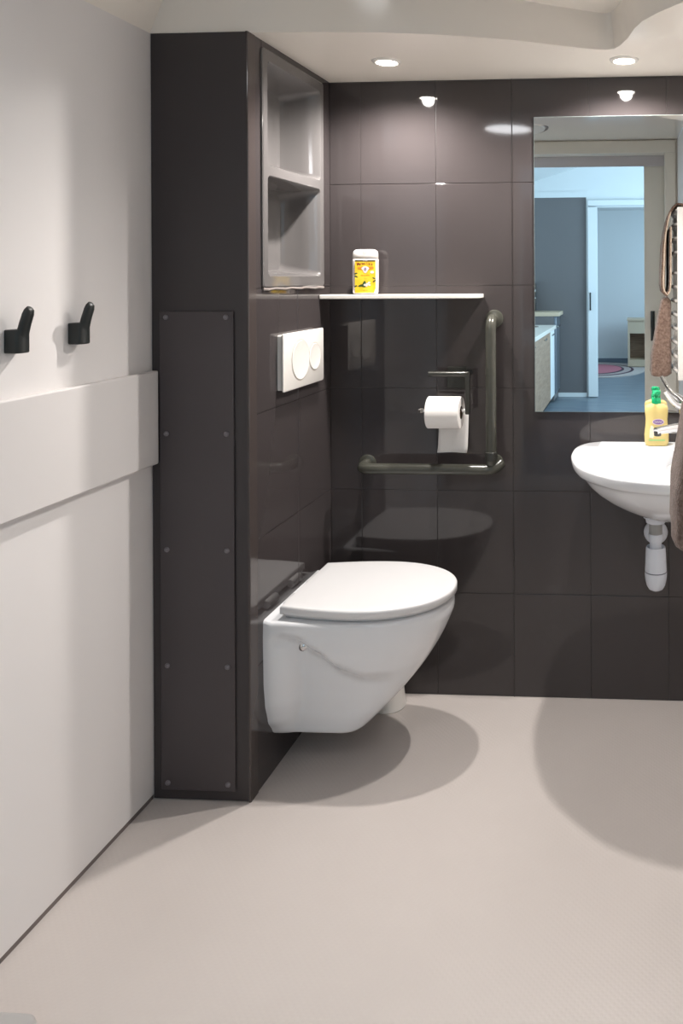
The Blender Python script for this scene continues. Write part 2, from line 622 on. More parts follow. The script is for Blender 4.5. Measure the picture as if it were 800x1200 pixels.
# ================================================================== FITTINGS
# ---- downlights
def downlight(x, d, label):
    t = thing('downlight', label, 'light', (x, d, ZT), 'recessed downlights')
    lat('trim_ring', [(.03, -.001), (.03, -.005), (.034, -.0065), (.041, -.004), (.0435, -.0005), (.0435, .0)], V(x, d, ZT), M_PLASTIC, t)
    lat('lens', [(0, -.003), (.03, -.003), (.03, .0)], V(x, d, ZT), mat('lamp_lens', (1, 1, 1, 1), .5, emit=(1, .93, .85, 1), estr=60), t)
    L = bpy.data.lights.new('lamp', 'SPOT')
    L.energy, L.color, L.shadow_soft_size = LAMP_POWER, LAMP_COLOR, .022
    L.spot_size, L.spot_blend = math.radians(160), .75
    o = bpy.data.objects.new('lamp', L)
    C.objects.link(o)
    o.parent = t
    o.location = (0, 0, -.012)
    return t


downlight(-.741, .236, 'round recessed ceiling downlight above the toilet')
downlight(-.037, .201, 'round recessed ceiling downlight above the mirror')

# ---- access panel with ten screws
ap = thing('access_panel', 'dark brown screwed access panel on front of boxed corner', 'panel', (-1.146, DC, .03))
bx('cover', (-1.245, -1.047, DC, DC + .006, .029, 1.276), M_PANEL, ap, .002)
screw_mesh = None
for zz in (1.26, .957, .655, .353, .048):
    for xx in (-1.227, -1.066):
        if screw_mesh is None:
            s = lat('screw', [(0, .0052), (.0028, .005), (.0055, .0035), (.0068, .001), (.0068, -.001)], V(0, 0, 0), M_SCREW, ap, 'y', 16)
            screw_mesh = s.data
        else:
            s = bpy.data.objects.new('screw', screw_mesh)
            C.objects.link(s)
            s.parent = ap
            s.matrix_parent_inverse = ap.matrix_basis.inverted()
        s.location = V(xx, DC + .006, zz)

# ---- moulded double niche shelf
ni = thing('niche_shelf', 'glossy grey moulded wall niche with two open compartments', 'shelf', (XC, .27, 1.335))


def niche_mesh():
    bm = bmesh.new()
    ox = XC + .006

    def ring(d0, d1, z0, z1, r, x):
        return [V(x, p[0], p[1]) for p in rrect(d0, d1, z0, z1, r)]
    outer = [ring(.066, .472, 1.334, 1.984, .012, XC), ring(.066, .472, 1.334, 1.984, .012, ox - .002), ring(.070, .468, 1.338, 1.980, .012, ox)]
    vo = loft(bm, outer, True, False, False)
    face_out = vo[-1]
    holes = []
    for z0, z1 in ((1.366, 1.642), (1.668, 1.954)):
        d0, d1 = .092, .446
        rs = [ring(d0, d1, z0, z1, .016, ox), ring(d0 + .003, d1 - .003, z0 + .003, z1 - .003, .015, ox - .004),
              ring(d0 + .010, d1 - .010, z0 + .008, z1 - .010, .02, ox - .06),
              ring(d0 + .016, d1 - .016, z0 + .012, z1 - .016, .026, ox - .105),
              ring(d0 + .024, d1 - .024, z0 + .020, z1 - .024, .026, ox - .122),
              ring(d0 + .045, d1 - .045, z0 + .040, z1 - .044, .022, ox - .128)]
        vh = loft(bm, rs, True, False, True)
        holes.append(vh[0])
    # front face with two holes: quads between each hole rim and its half of the outline
    zm = 1.655
    for hi, hole in enumerate(holes):
        z0, z1 = ((1.338, zm), (zm, 1.980))[hi]
        r = .0005
        lim = [bm.verts.new(V(ox, min(.468, max(.070, .269 + (-v.co.y - .269) * 1.16)), min(z1, max(z0, (z0 + z1) / 2 + (v.co.z - (z0 + z1) / 2) * 1.22)))) for v in hole]
        for k in range(len(hole)):
            j = (k + 1) % len(hole)
            bm.faces.new((hole[k], hole[j], lim[j], lim[k]))
    return bm


bm = niche_mesh()
finish('moulded_body', bm, M_NICHE, ni, 42)
bm = bmesh.new()
tube(bm, [V(XC + .003, .07 + .4 * k / 12, 1.331 + .0015 * math.sin(k * 2.1)) for k in range(13)], .004, 8)
finish('sealant_bead', bm, mat('sealant', rgb(138, 130, 126), .25), ni, 60)

# ---- flush plate
fp = thing('flush_plate', 'white dual flush plate with two round buttons on tiled boxing', 'flush plate', (XC, .248, 1.04))
bm = bmesh.new()
rs = []
for x, e in ((XC, .004), (XC + .010, .004), (XC + .0155, 0), (XC + .0185, 0), (XC + .0205, .003)):
    rs.append([V(x, p[0], p[1]) for p in rrect(.110 + e, .386 - e, 1.040 + e, 1.204 - e, .006)])
loft(bm, rs)
finish('plate', bm, M_PLASTIC, fp, 35)


def button(name, d, r, cut=None):
    o = V(XC + .0203, d, 1.121)
    lat(name, [(r - .0015, .0), (r - .0015, .0014), (r - .003, .0022), (r - .006, .0016), (0, .0012)], o, M_PLASTIC, fp, 'x', 48, 30)
    lat('button_groove', [(r + .0016, -.001), (r + .0016, .0005), (r - .0013, .0006), (r - .0013, -.001)], o, mat('groove_grey', rgb(176, 168, 158), .4), fp, 'x', 48, 30)


button('button_large', .278, .059)
button('button_small', .178, .042)

# ---- wall-hung toilet
TCD = .29
wc = thing('toilet', 'white wall-hung toilet with closed lid on dark tiled boxing', 'toilet', (XC, TCD, .095))


def interp(tbl, z):
    for (z0, v0), (z1, v1) in zip(tbl, tbl[1:]):
        if z0 <= z <= z1:
            t = (z - z0) / (z1 - z0)
            t = t * t * (3 - 2 * t) * .5 + t * .5
            return v0 + (v1 - v0) * t
    return tbl[-1][1] if z > tbl[-1][0] else tbl[0][1]


T_BOWL = [(.095, .122), (.2, .140), (.26, .157), (.30, .170), (.34, .180), (.39, .1855), (.436, .186)]
T_SKIRT = [(.095, .106), (.159, .113), (.215, .120), (.28, .129), (.34, .136), (.436, .142)]
T_ZB = [(0, .379), (.085, .377), (.14, .345), (.2, .295), (.26, .27), (.33, .268), (.48, .275)]
T_REAR = [(.095, .113), (.115, .132), (.155, .158), (.21, .174), (.27, .181), (.39, .184), (.436, .182)]
T_FLARE = [(.095, .05), (.2, .08), (.3, .088), (.36, .088), (.385, .05), (.436, .03)]
T_T0 = [(.095, .72), (.14, .66), (.2, .56), (.28, .47), (.34, .43), (.436, .42)]
T_SQ = [(.095, .55), (.14, .68), (.22, .86), (.3, .94), (.436, .94)]


def wc_ring(z, off=0, base=0.0):
    t = z - .095
    L, rear, fl = min(.473, .236 + 1.18 * t - 1.344 * t * t) + off, interp(T_REAR, z) + off, interp(T_FLARE, z)
    hb, hs, t0, sq = interp(T_BOWL, z) + off, interp(T_SKIRT, z) + off, interp(T_T0, z), interp(T_SQ, z)

    def width(s):
        q = min(1, max(0, (z - interp(T_ZB, s) + .024) / .055))
        e = min(1, max(0, (s / L - .55) / .4)) * min(1, max(0, (z - .18) / .12))
        h0 = hs + (hb - hs) * e * e * (3 - 2 * e)
        return h0 + (hb - h0) * q * q * (3 - 2 * q)
    st_ = []
    N1, N2 = 18, 18
    for i in range(N1):
        s = t0 * L * i / N1
        w = width(s)
        if z > .385:
            w *= .955 + .045 * math.sin(math.pi / 2 * min(1, s / (t0 * L)))
        k = max(0, 1 - s / fl)
        w = max(w, w + (rear - w) * (1 - (1 - k) ** 2) * (1 if k > 0 else 0))
        st_.append((s, w))
    for i in range(N2 + 1):
        a = math.pi / 2 * i / N2
        s = t0 * L + (1 - t0) * L * math.sin(a) ** max(sq, .8)
        st_.append((s, width(s) * max(0, math.cos(a)) ** sq))
    up = .007 if z > .425 else 0
    zz = lambda s: z - .003 + up * max(0, 1 - s / .022) if z > .425 else z
    near = [V(XC + s, TCD + w, zz(s)) for s, w in st_]
    far = [V(XC + s, TCD - w, zz(s)) for s, w in reversed(st_[:-1])]
    return near + far


bm = bmesh.new()
zs = [.095, .0975] + [.104 + .0075 * k for k in range(43)] + [.428, .434, .437]
rings = []
for z in zs:
    off = -.006 if z == .095 else (-.002 if z == .0975 else (-.0015 if z == .434 else (-.006 if z == .437 else 0)))
    r = wc_ring(z, off)
    rings.append(r)
loft(bm, rings)
bowl = finish('bowl', bm, M_CERAMIC, wc, 55)
# seat and lid
def lid_outline(x0, x1, hw_r, hw, grow=0):
    pts = []
    L = x1 - x0
    t0 = .45
    N1, N2 = 10, 20
    for i in range(N1):
        s = t0 * L * i / N1
        q = i / N1
        w = hw_r + (hw - hw_r) * math.sin(q * math.pi / 2)
        pts.append((x0 + s, w))
    for i in range(N2 + 1):
        a = math.pi / 2 * i / N2
        pts.append((x0 + t0 * L + (1 - t0) * L * math.sin(a), hw * max(0, math.cos(a)) ** .94))
    # rounded rear corners
    return pts


def slab(name, m, z0, z1, x0, x1, hw_r, hw, rnd, parent, dome=0.0):
    pts = lid_outline(x0, x1, hw_r, hw)
    full = [(x, w) for x, w in pts] + [(x, -w) for x, w in reversed(pts[:-1])]
    cx = (x0 + x1) / 2

    def ring(z, e):
        out = []
        for x, w in full:
            v = Vector((x - cx, w))
            L = v.length
            v = v * ((L - e) / L)
            out.append(V(cx + v.x, TCD + v.y, z))
        return out
    bm = bmesh.new()
    rs = [ring(z0, rnd * .6), ring(z0 + rnd * .4, 0)]
    for i in range(6):
        a = math.pi / 2 * i / 5
        rs.append(ring(z1 - rnd + rnd * math.sin(a), rnd * (1 - math.cos(a))))
    for k in (.03, .08, .14):
        rs.append(ring(z1 + dome * k / .14, rnd + k))
    loft(bm, rs)
    return finish(name, bm, m, parent, 60)


seat = slab('seat', M_SEAT, .4365, .444, -.962, -.546, .148, .167, .003, wc)
lid = slab('lid', M_SEAT, .4475, .4715, -.973, -.528, .160, .184, .007, wc, .002)
for s in (-1, 1):
    hg = lat('hinge', [(.011, -.03), (.013, -.026), (.013, .026), (.011, .03)], V(-.979, TCD + s * .075, .449), M_SEAT, wc, 'y', 16)
    lat('fixing_cap', [(0, .004), (.009, .003), (.012, .0), (.012, -.012)], V(-.921, TCD + s * .1405, .352), M_CHROME, wc, 'y', 16)

# ---- toilet brush holder standing behind the toilet
tb = thing('toilet_brush', 'white toilet brush holder on the floor behind the toilet', 'toilet brush', (-.795, .075, 0))
lat('holder', [(0, .0), (.052, .0), (.054, .003), (.05, .02), (.046, .06), (.046, .2), (.048, .215), (.044, .216), (.042, .205), (.0, .2)], V(-.795, .075, 0), M_PLASTIC, tb, n=32)
lat('handle', [(0, .2), (.008, .2), (.008, .285), (.013, .295), (.013, .31), (.0, .315)], V(-.795, .075, 0), M_PLASTIC, tb, n=16)

# ---- little shelf and the shower gel on it
bm = bmesh.new()
out = [(XC + .001, .007), (XC + .001, .098), (-.592, .098)]
for i in range(1, 9):
    a = math.pi / 2 * i / 8
    out.append((-.592 + .093 * math.sin(a), .098 - .06 * (1 - math.cos(a))))
out += [(-.499, .007)]
prism(bm, [V(x, d, 1.2935) for x, d in out], (0, 0, .013))
sh = finish('wall_shelf', bm, M_SHELF, None, None, .0025, 3)
tag(sh, 'thin white shelf with rounded end on dark tiles above the toilet', 'shelf')
SZ = 1.3066

gel = thing('shower_gel_bottle', 'white shower gel bottle with yellow label standing on wall shelf', 'bottle', (-.872, .055, SZ))


def gel_ring(z, hx, hd):
    out = []
    for k in range(40):
        a = 2 * math.pi * k / 40
        c, s = math.cos(a), math.sin(a)
        p = 2 / 3.4
        out.append(V(-.872 + hx * abs(c) ** p * (1 if c >= 0 else -1), .055 + hd * abs(s) ** p * (1 if s >= 0 else -1), SZ + z))
    return out


bm = bmesh.new()
loft(bm, [gel_ring(z, hx, hd) for z, hx, hd in ((0, .032, .015), (.002, .037, .019), (.008, .0395, .022), (.05, .0405, .0225), (.105, .0405, .022), (.1135, .0398, .0215), (.1145, .0385, .0205))])
finish('body', bm, mat('gel_white', rgb(212, 205, 203), .3), gel, 60)
bm = bmesh.new()
loft(bm, [gel_ring(z, hx, hd) for z, hx, hd in ((.115, .0385, .0205), (.116, .0400, .0215), (.132, .0395, .0212), (.139, .037, .0195), (.1435, .031, .015), (.145, .022, .009))])
cap = finish('cap', bm, mat('gel_cap', rgb(214, 209, 205), .25), gel, 60)
lat('thumb_notch', [(0, .0005), (.008, .0003), (.008, -.004)], V(-.872, .0765, SZ + .137), mat('notch_grey', rgb(196, 190, 186), .4), cap, 'y', 20)
LD = .055 + .0228      # front of the label


def flat(name, poly, m, parent, d, t=.0003):
    bm = bmesh.new()
    prism(bm, [V(-.872 + x, d, SZ + z) for x, z in poly], (0, -t, 0))
    return finish(name, bm, m, parent)


M_YEL = mat('label_yellow', rgb(250, 216, 60), .4)
vary(M_YEL, rgb(222, 188, 48), rgb(214, 168, 22), 40, detail=1)
lab = flat('label', [(-.0315, .006), (.026, .006), (.032, .02), (.032, .109), (-.0315, .109)], M_YEL, gel, LD - .0008, .0011)
M_LOL = mat('label_olive', rgb(74, 66, 36), .5)
flat('label_band', [(-.0315, .1055), (.032, .1055), (.032, .1105), (-.0315, .1105)], M_LOL, lab, LD + .0004)
M_RED = mat('label_red', rgb(120, 44, 14), .5)
M_LGR = mat('label_green', rgb(48, 74, 26), .5)
M_LWH = mat('label_white', rgb(206, 200, 196), .5)
M_LOR = mat('label_orange', rgb(186, 120, 26), .5)
M_LLI = mat('label_lilac', rgb(140, 122, 146), .5)
T = lambda x, z: Matrix.Translation(V(-.872 + x, LD + .0005, SZ + z)) @ Matrix.Rotation(math.pi / 2, 4, 'X')
text_mesh('lettering', 'Le Petit', .0045, T(0, .108), M_LWH, lab)
# the arched brand word, letter by letter
word = 'Marseillais'
for i, ch in enumerate(word):
    u = (i - (len(word) - 1) / 2) / ((len(word) - 1) / 2)
    text_mesh('lettering', ch, .0138 - .0012 * (1 - abs(u)), T(u * .0215, .0985 - .0022 * u * u + .001) @ Matrix.Rotation(-u * .2, 4, 'Z'), M_RED, lab, squeeze=.78, bold=.02)
flat('label_flourish', [(-.023, .082), (-.010, .079), (.012, .079), (.026, .082), (.026, .0895), (-.023, .0895)], M_LOR, lab, LD + .0004)
flat('emblem', [(-.012, .083), (-.007, .078), (-.0045, .0715), (.001, .068), (.0055, .0715), (.008, .078), (.013, .083), (.010, .087), (.004, .090), (.0005, .091), (-.004, .090), (-.009, .087)], M_LWH, lab, LD + .0007)
flat('emblem_centre', [(-.004, .080), (.0, .074), (.005, .080), (.003, .086), (-.002, .086)], M_LLI, lab, LD + .001)
flat('medallion', [(.0215 + .006 * math.cos(a * .5), .0715 + .0045 * math.sin(a * .5)) for a in range(12)], M_LWH, lab, LD + .0004)
text_mesh('lettering', 'GEL DOUCHE', .0042, T(0, .0615), M_LOR, lab)
text_mesh('lettering', 'Fleur', .0042, T(.001, .052), M_LOR, lab)
for x, z, r, a in ((-.029, .067, .006, .4), (-.028, .058, .006, -.5), (-.029, .027, .0055, .5), (.027, .052, .0055, -.4), (.028, .043, .006, .6), (-.004, .036, .009, 1.1), (-.013, .029, .009, .3), (-.006, .027, .008, -.3), (.001, .034, .006, 1.6)):
    flat('leaf', [(x + r * math.cos(t) * math.cos(a) - r * .4 * math.sin(t) * math.sin(a), z + r * math.cos(t) * math.sin(a) + r * .4 * math.sin(t) * math.cos(a)) for t in (k * math.pi / 5 for k in range(10))], M_LGR, lab, LD + .0004)
for x, z in ((.006, .034), (.012, .038), (.013, .031), (.004, .029), (-.001, .031)):
    flat('petal', [(x + .0042 * math.cos(k * math.pi / 4), z + .0032 * math.sin(k * math.pi / 4)) for k in range(8)], M_LWH, lab, LD + .0007)
text_mesh('lettering', 'Vanille', .006, T(0, .0135), mat('label_lime', rgb(140, 140, 30), .5), lab)

gel.rotation_euler.z = .26

# ---- L-shaped grab bar
gb = thing('grab_bar', 'dark grey L-shaped grab bar on the tiles beside the toilet', 'grab bar', (-.46, .0, .75))
BD, BR = .075, .0172
bm = bmesh.new()
tube(bm, bent([V(-.464, .008, 1.226), V(-.464, BD, 1.226), V(-.464, BD, .757), V(-.464, .008, .757)], .038), BR, 20)
finish('upright_tube', bm, M_BAR, gb, 50)
bm = bmesh.new()
tube(bm, bent([V(-.886, .008, .752), V(-.886, BD, .752), V(-.452, BD, .752), V(-.440, .05, .768)], .03), BR, 20)
finish('horizontal_tube', bm, M_BAR, gb, 50)
for x, z in ((-.464, 1.226), (-.464, .757), (-.886, .752)):
    lat('wall_flange', [(0, .014), (.024, .014), (.029, .011), (.0295, .006)], V(x, 0, z), M_BAR, gb, 'y', 24)
lat('joint_collar', [(.0176, -.014), (.0205, -.012), (.0205, .012), (.0176, .014)], V(-.464, BD, .797), M_DARK, gb, 'z', 20)

# ---- toilet paper holder and roll
ph = thing('paper_holder', 'dark metal toilet paper holder on tiles above the grab bar', 'paper holder', (-.6, 0, .94))
HD = .066
bm = bmesh.new()
tube(bm, [V(-.665, HD, 1.053), V(-.538, HD, 1.053)], .0088, 14)
finish('top_rail', bm, M_DARK, ph, 40)
bx('arm', (-.548, -.533, HD - .007, HD + .007, .925, 1.061), M_DARK, ph, .003)
bm = bmesh.new()
tube(bm, [V(-.686, HD, .937), V(-.540, HD, .937)], .0065, 14)
finish('spindle', bm, M_CHROME, ph, 40)
lat('end_knob', [(0, -.009), (.008, -.007), (.011, 0), (.008, .007), (0, .009)], V(-.69, HD, .937), M_CHROME, ph, 'x', 16)
bx('back_plate', (-.62, -.556, .006, .011, 1.0, 1.07), M_DARK, ph, .002)
bx('stay', (-.556, -.535, .006, HD, 1.046, 1.06), M_DARK, ph, .002)
pr = thing('toilet_roll', 'white toilet paper roll with hanging sheet on dark holder', 'toilet paper', (-.61, HD, .88))
lat('roll', [(.0215, -.053), (.049, -.053), (.0505, -.0515), (.0505, .0515), (.049, .053), (.0215, .053), (.0215, -.053)], V(-.614, HD, .931), M_PAPER, pr, 'x', 48, 40)
lat('core', [(.0205, -.0525), (.0215, -.0525), (.0215, .0525), (.0205, .0525), (.0205, -.0525)], V(-.614, HD, .931), M_CARD, pr, 'x', 32, 40)
bm = bmesh.new()
prof = [(HD - .0511, .935), (HD - .0505, .91), (HD - .049, .88), (HD - .047, .85), (HD - .044, .82), (HD - .041, .806), (HD - .034, .796)]
rows = []
for i, (d, z) in enumerate(prof):
    rows.append([V(-.645 - .003 * (i / 6) + (.096 + .001) * k / 8, d + .0035 * math.cos(math.pi * k / 8 * 2) * (i / 6), z) for k in range(9)])
a = [[bm.verts.new(p) for p in r] for r in rows]
for r0, r1 in zip(a, a[1:]):
    for k in range(8):
        bm.faces.new((r0[k], r0[k + 1], r1[k + 1], r1[k]))
sheet = finish('sheet', bm, M_PAPER, pr, 60)
so = sheet.modifiers.new('thick', 'SOLIDIFY')
so.thickness = .0008

# ---- mirror
mi = thing('wall_mirror', 'tall frameless mirror on dark tiles above the washbasin', 'mirror', (.09, .006, .923))
bx('mirror_body', (-.333, .55, .0065, .0105, .9245, 1.877), M_MEDGE, mi)
bm = bmesh.new()
vs = [bm.verts.new(V(x, .0112, z)) for x, z in ((-.3318, .9257), (.5488, .9257), (.5488, 1.8758), (-.3318, 1.8758))]
bm.faces.new(vs)
mf = finish('reflecting_face', bm, M_MIRROR, mi)

# ---- washbasin
SC, SZ0 = .12, .829
wb = thing('washbasin', 'white wall-hung washbasin under the mirror', 'washbasin', (SC, .25, .65))
half = [(.241, .0065), (.285, .03), (.314, .085), (.321, .15), (.319, .215), (.302, .30), (.268, .376), (.19, .457), (.113, .493), (.03, .511)]
# dense outline: left side front to back, then right side
left = [(SC - w, d) for w, d in half]
right = [(SC + w, d) for w, d in reversed(half)]
NS = 72
curve = spline(left + right, NS - 8, closed=False)
backl = [Vector((SC + .241 - .482 * (k + 1) / 9, .0065)) for k in range(8)]
outl = curve + backl


def basin_ring(z, s, cx=SC, cd=.25, keep_back=False, e=0.0):
    out = []
    for p in outl:
        x = cx + (p.x - cx) * s
        d = cd + (p.y - cd) * s
        if keep_back:
            d = max(.0065, d if p.y > cd else p.y + (1 - s) * .0)
        out.append(V(x, d, z))
    return out


bm = bmesh.new()
rings = []
# underside from the drain boss upwards
for z, s, cd in ((.657, .09, .235), (.660, .17, .235), (.668, .28, .235), (.682, .42, .236), (.702, .57, .238), (.725, .70, .241), (.748, .805, .244), (.768, .872, .247), (.783, .907, .249), (.791, .925, .25), (.796, .955, .25), (.8, .981, .25), (.806, .992, .25), (.815, .998, .25), (.823, 1, .25), (.827, .996, .25), (.829, .985, .25)):
    rings.append(basin_ring(z, s, SC - .02 * (1 - s), cd, keep_back=True))


def inner_ring(z, s):
    """basin opening: oval further forward, leaving a tap ledge at the back"""
    out = []
    for p in outl:
        x = SC + (p.x - SC) * .885
        d = .283 + (p.y - .25) * .80
        d = max(d, .125 + .03 * ((x - SC) / .28) ** 2)
        # scale around the drain
        X = SC + (x - SC) * s
        D = .285 + (d - .285) * s
        out.append(V(X, D, z))
    return out


for z, s in ((.8285, 1.0), (.826, .985), (.818, .965), (.800, .93), (.775, .87), (.75, .79), (.728, .67), (.712, .5), (.704, .3), (.702, .1)):
    rings.append(inner_ring(z, s))
loft(bm, rings)
finish('basin', bm, M_CERAMIC, wb, 60)
lat('overflow_ring', [(.007, 0), (.0105, 0), (.0105, .003), (.007, .003)], V(.098, .158, .785), M_STEEL, wb, 'y', 20)
lat('overflow_hole', [(0, .0015), (.007, .0015), (.007, 0)], V(.098, .158, .785), M_HOLE, wb, 'y', 20)
lat('drain', [(0, .004), (.018, .004), (.026, .002), (.028, 0)], V(SC, .285, .702), M_CHROME, wb, 'z', 24)

# ---- trap under the basin
tr = thing('bottle_trap', 'white plastic bottle trap and waste pipe below the washbasin', 'trap', (.049, .22, .44))
TX, TD = .049, .22
P = lambda name, prof, m, n=28: lat(name, prof, V(TX, TD, 0), m, tr, 'z', n, 40)
P('tail_collar', [(.022, .6615), (.034, .6615), (.036, .659), (.036, .655), (.030, .650), (.028, .640), (.021, .640)], M_PIPE)
P('tail_pipe', [(.0195, .655), (.0195, .600), (.0, .6)], M_GREYPIPE)
P('slip_nut', [(.0, .607), (.0205, .607), (.0215, .604), (.0215, .588), (.0205, .584), (.0, .584)], M_PIPE)
P('inlet_pipe', [(.0175, .59), (.0175, .535)], M_PIPE)
P('seal_ring', [(.0175, .560), (.0205, .559), (.0205, .550), (.0175, .550)], M_TRAPLINE)
P('cup', [(.019, .551), (.024, .566), (.0265, .569), (.0285, .566), (.0298, .55), (.031, .52), (.032, .497), (.0, .497)], M_PIPE)
P('cup_line', [(.0, .498), (.0325, .498), (.0325, .4955), (.0, .4955)], M_TRAPLINE)
P('cup_base', [(.0, .496), (.0325, .496), (.0325, .487), (.031, .472), (.027, .456), (.021, .446), (.012, .441), (0, .44)], M_PIPE)
bm = bmesh.new()
tube(bm, [V(TX, TD, .575), V(TX + .002, .12, .56), V(TX + .005, .006, .54)], .016, 16)
finish('waste_pipe', bm, M_PIPE, tr, 50)
lat('wall_rosette', [(.017, .02), (.024, .019), (.033, .013), (.038, .004), (.0385, 0), (.017, 0)], V(TX + .005, .006, .54), M_PIPE, tr, 'y', 32)
# ---- mixer tap
tp = thing('mixer_tap', 'chrome mixer tap with long lever on the washbasin ledge', 'tap', (.15, .085, .829))
lat('body', [(0, .829), (.029, .829), (.029, .833), (.024, .838), (.0225, .90), (.0235, .92), (.0235, .938), (.019, .95), (0, .953)], V(.15, .085, 0), M_CHROME, tp)
bm = bmesh.new()
tube(bm, [V(.15, .09, .892), V(.115, .122, .897), V(.085, .15, .899), V(.062, .172, .899), (V(.052, .181, .898))], [.018, .0145, .0125, .0118, .0118], 16)
finish('spout', bm, M_CHROME, tp, 50)
lat('aerator', [(0, .884), (.010, .884), (.011, .886), (.011, .897)], V(.057, .176, 0), M_DARK, tp, 'z', 20)
bm = bmesh.new()
tube(bm, [V(.15, .085, .945), V(.135, .105, .958), V(.115, .13, .968), V(.1, .148, .985), V(.085, .165, 1.008), V(.079, .172, 1.018)], [.014, .0105, .0085, .0072, .0066, .006], 14)
finish('lever', bm, M_CHROME, tp, 50)
bm = bmesh.new()
tube(bm, bent([V(.105, .05, .67), V(.105, .05, .625), V(.105, .0065, .6)], .02), .006, 10)
tag(finish('supply_hose', bm, M_GREYPIPE, None, 50), 'thin grey supply hose under washbasin beside the bottle trap', 'hose')

# ---- liquid soap
sp = thing('soap_dispenser', 'clear yellow liquid soap bottle with green pump on washbasin', 'soap bottle', (.057, .05, .8285))


def soap_ring(z, hx, hd, n=40):
    out = []
    for k in range(n):
        a = 2 * math.pi * k / n
        c, s = math.cos(a), math.sin(a)
        p = 2 / 2.8
        out.append(V(.057 + hx * abs(c) ** p * (1 if c >= 0 else -1), .05 + hd * abs(s) ** p * (1 if s >= 0 else -1), .8288 + z))
    return out


bm = bmesh.new()
loft(bm, [soap_ring(*q) for q in ((0, .030, .016), (.002, .035, .02), (.012, .038, .0225), (.035, .0385, .0225), (.062, .0355, .021), (.085, .0345, .0205), (.105, .0365, .021), (.118, .037, .021), (.126, .033, .019), (.130, .022, .015), (.132, .014, .013))])
M_SOAP = mat('soap_yellow', rgb(255, 234, 160), .1, trans=.35, ior=1.33)
finish('bottle_body', bm, M_SOAP, sp, 60)
M_GREEN = mat('pump_green', rgb(20, 170, 110), .25)
lat('pump_collar', [(0, .131), (.0145, .131), (.015, .134), (.015, .147), (.012, .151), (0, .151)], V(.057, .05, .8288), M_GREEN, sp, n=24)
ph2 = lat('pump_head', [(0, .15), (.007, .15), (.007, .158), (.0135, .160), (.0145, .165), (.013, .171), (.0, .174)], V(.057, .05, .8288), M_GREEN, sp, n=24)
bm = bmesh.new()
tube(bm, [V(.057, .05, .8288 + .166), V(.05, .068, .8288 + .167), V(.046, .082, .8288 + .163)], [.006, .005, .004], 12)
finish('pump_nozzle', bm, M_GREEN, ph2, 50)
bm = bmesh.new()
loft(bm, [[V(.062 + r * .016 * math.cos(k * math.pi / 12), .0725 + t, .8288 + .077 + r * .0075 * math.sin(k * math.pi / 12)) for k in range(24)] for t, r in ((-.004, 1), (.0004, 1))])
em = finish('emblem', bm, mat('emblem_violet', rgb(128, 96, 156), .4), sp)
bm = bmesh.new()
loft(bm, [[V(.062 + r * .0185 * math.cos(k * math.pi / 12), .0725 + t, .8288 + .077 + r * .0095 * math.sin(k * math.pi / 12)) for k in range(24)] for t, r in ((-.004, 1), (.0, 1))])
finish('emblem_border', bm, mat('emblem_pale', rgb(216, 196, 206), .4), sp)
bm = bmesh.new()
tube(bm, [V(.050 + .024 * k / 14, .0732, .8288 + .077 + .0022 * math.sin(k * 1.5)) for k in range(15)], .0009, 6)
finish('emblem_lettering', bm, M_LWH, sp)
bm = bmesh.new()
prism(bm, [V(x, .0728, .8288 + z) for x, z in ((.034, .028), (.046, .026), (.05, .045), (.047, .062), (.04, .066), (.035, .05))], (0, .003, 0))
finish('label_patch', bm, mat('label_cream', rgb(240, 226, 200), .4), sp)
bm = bmesh.new()
prism(bm, [V(x, .0732, .8288 + z) for x, z in ((.032, .018), (.082, .018), (.082, .022), (.032, .022))], (0, .003, 0))
finish('label_stripe', bm, mat('label_mint', rgb(150, 200, 130), .4), sp)

# ---- black wall hooks
def hook(d, z, label):
    t = thing('wall_hook', label, 'hook', (XL, d, z), 'black hooks on the white wall')
    bm = bmesh.new()
    pts = [(XL, -.017), (XL + .020, -.0185), (XL + .028, -.016), (XL + .032, -.009), (XL + .0335, 0), (XL + .032, .009), (XL + .028, .016), (XL + .020, .0185), (XL, .017)]
    prism(bm, [V(x, d + e, z - .024) for x, e in pts], (0, 0, .048))
    finish('mount', bm, M_BLACK, t, None, .0025, 2)
    bm = bmesh.new()
    rs = []
    for x, zz, w, th in ((.022, -.014, .0135, .0085), (.025, .01, .0135, .0085), (.0315, .035, .0132, .008), (.038, .055, .0128, .0078), (.0405, .0635, .0105, .0066), (.0415, .068, .006, .004)):
        rs.append([V(XL + x + th * math.cos(k * math.pi / 8), d + w * math.sin(k * math.pi / 8), z + zz - .003 * math.cos(k * math.pi / 8)) for k in range(16)])
    loft(bm, rs)
    finish('peg', bm, M_BLACK, t, 50)
    return t


hook(.998, 1.236, 'matt black coat hook on white wall, farther from the dark corner')
hook(.823, 1.239, 'matt black coat hook on white wall, nearest the dark corner')

# ---- low step at the foot of the left wall
bm = bmesh.new()
base = rrect(-1.25, -1.068, 1.163, 1.55, .035, 8)
loft(bm, [[V(x * 1 + 0, d, z) for x, d in base] for z in (.001, .034)] + [[V(-1.159 + (x + 1.159) * s, 1.3565 + (d - 1.3565) * (1 - (1 - s) * .45), z) for x, d in base] for s, z in ((.985, .039), (.95, .0415), (.9, .0425))])
tag(finish('bath_step', bm, mat('step_grey', rgb(172, 170, 168), .4), None, 50), 'low pale grey rounded plastic step on floor by white wall', 'step')

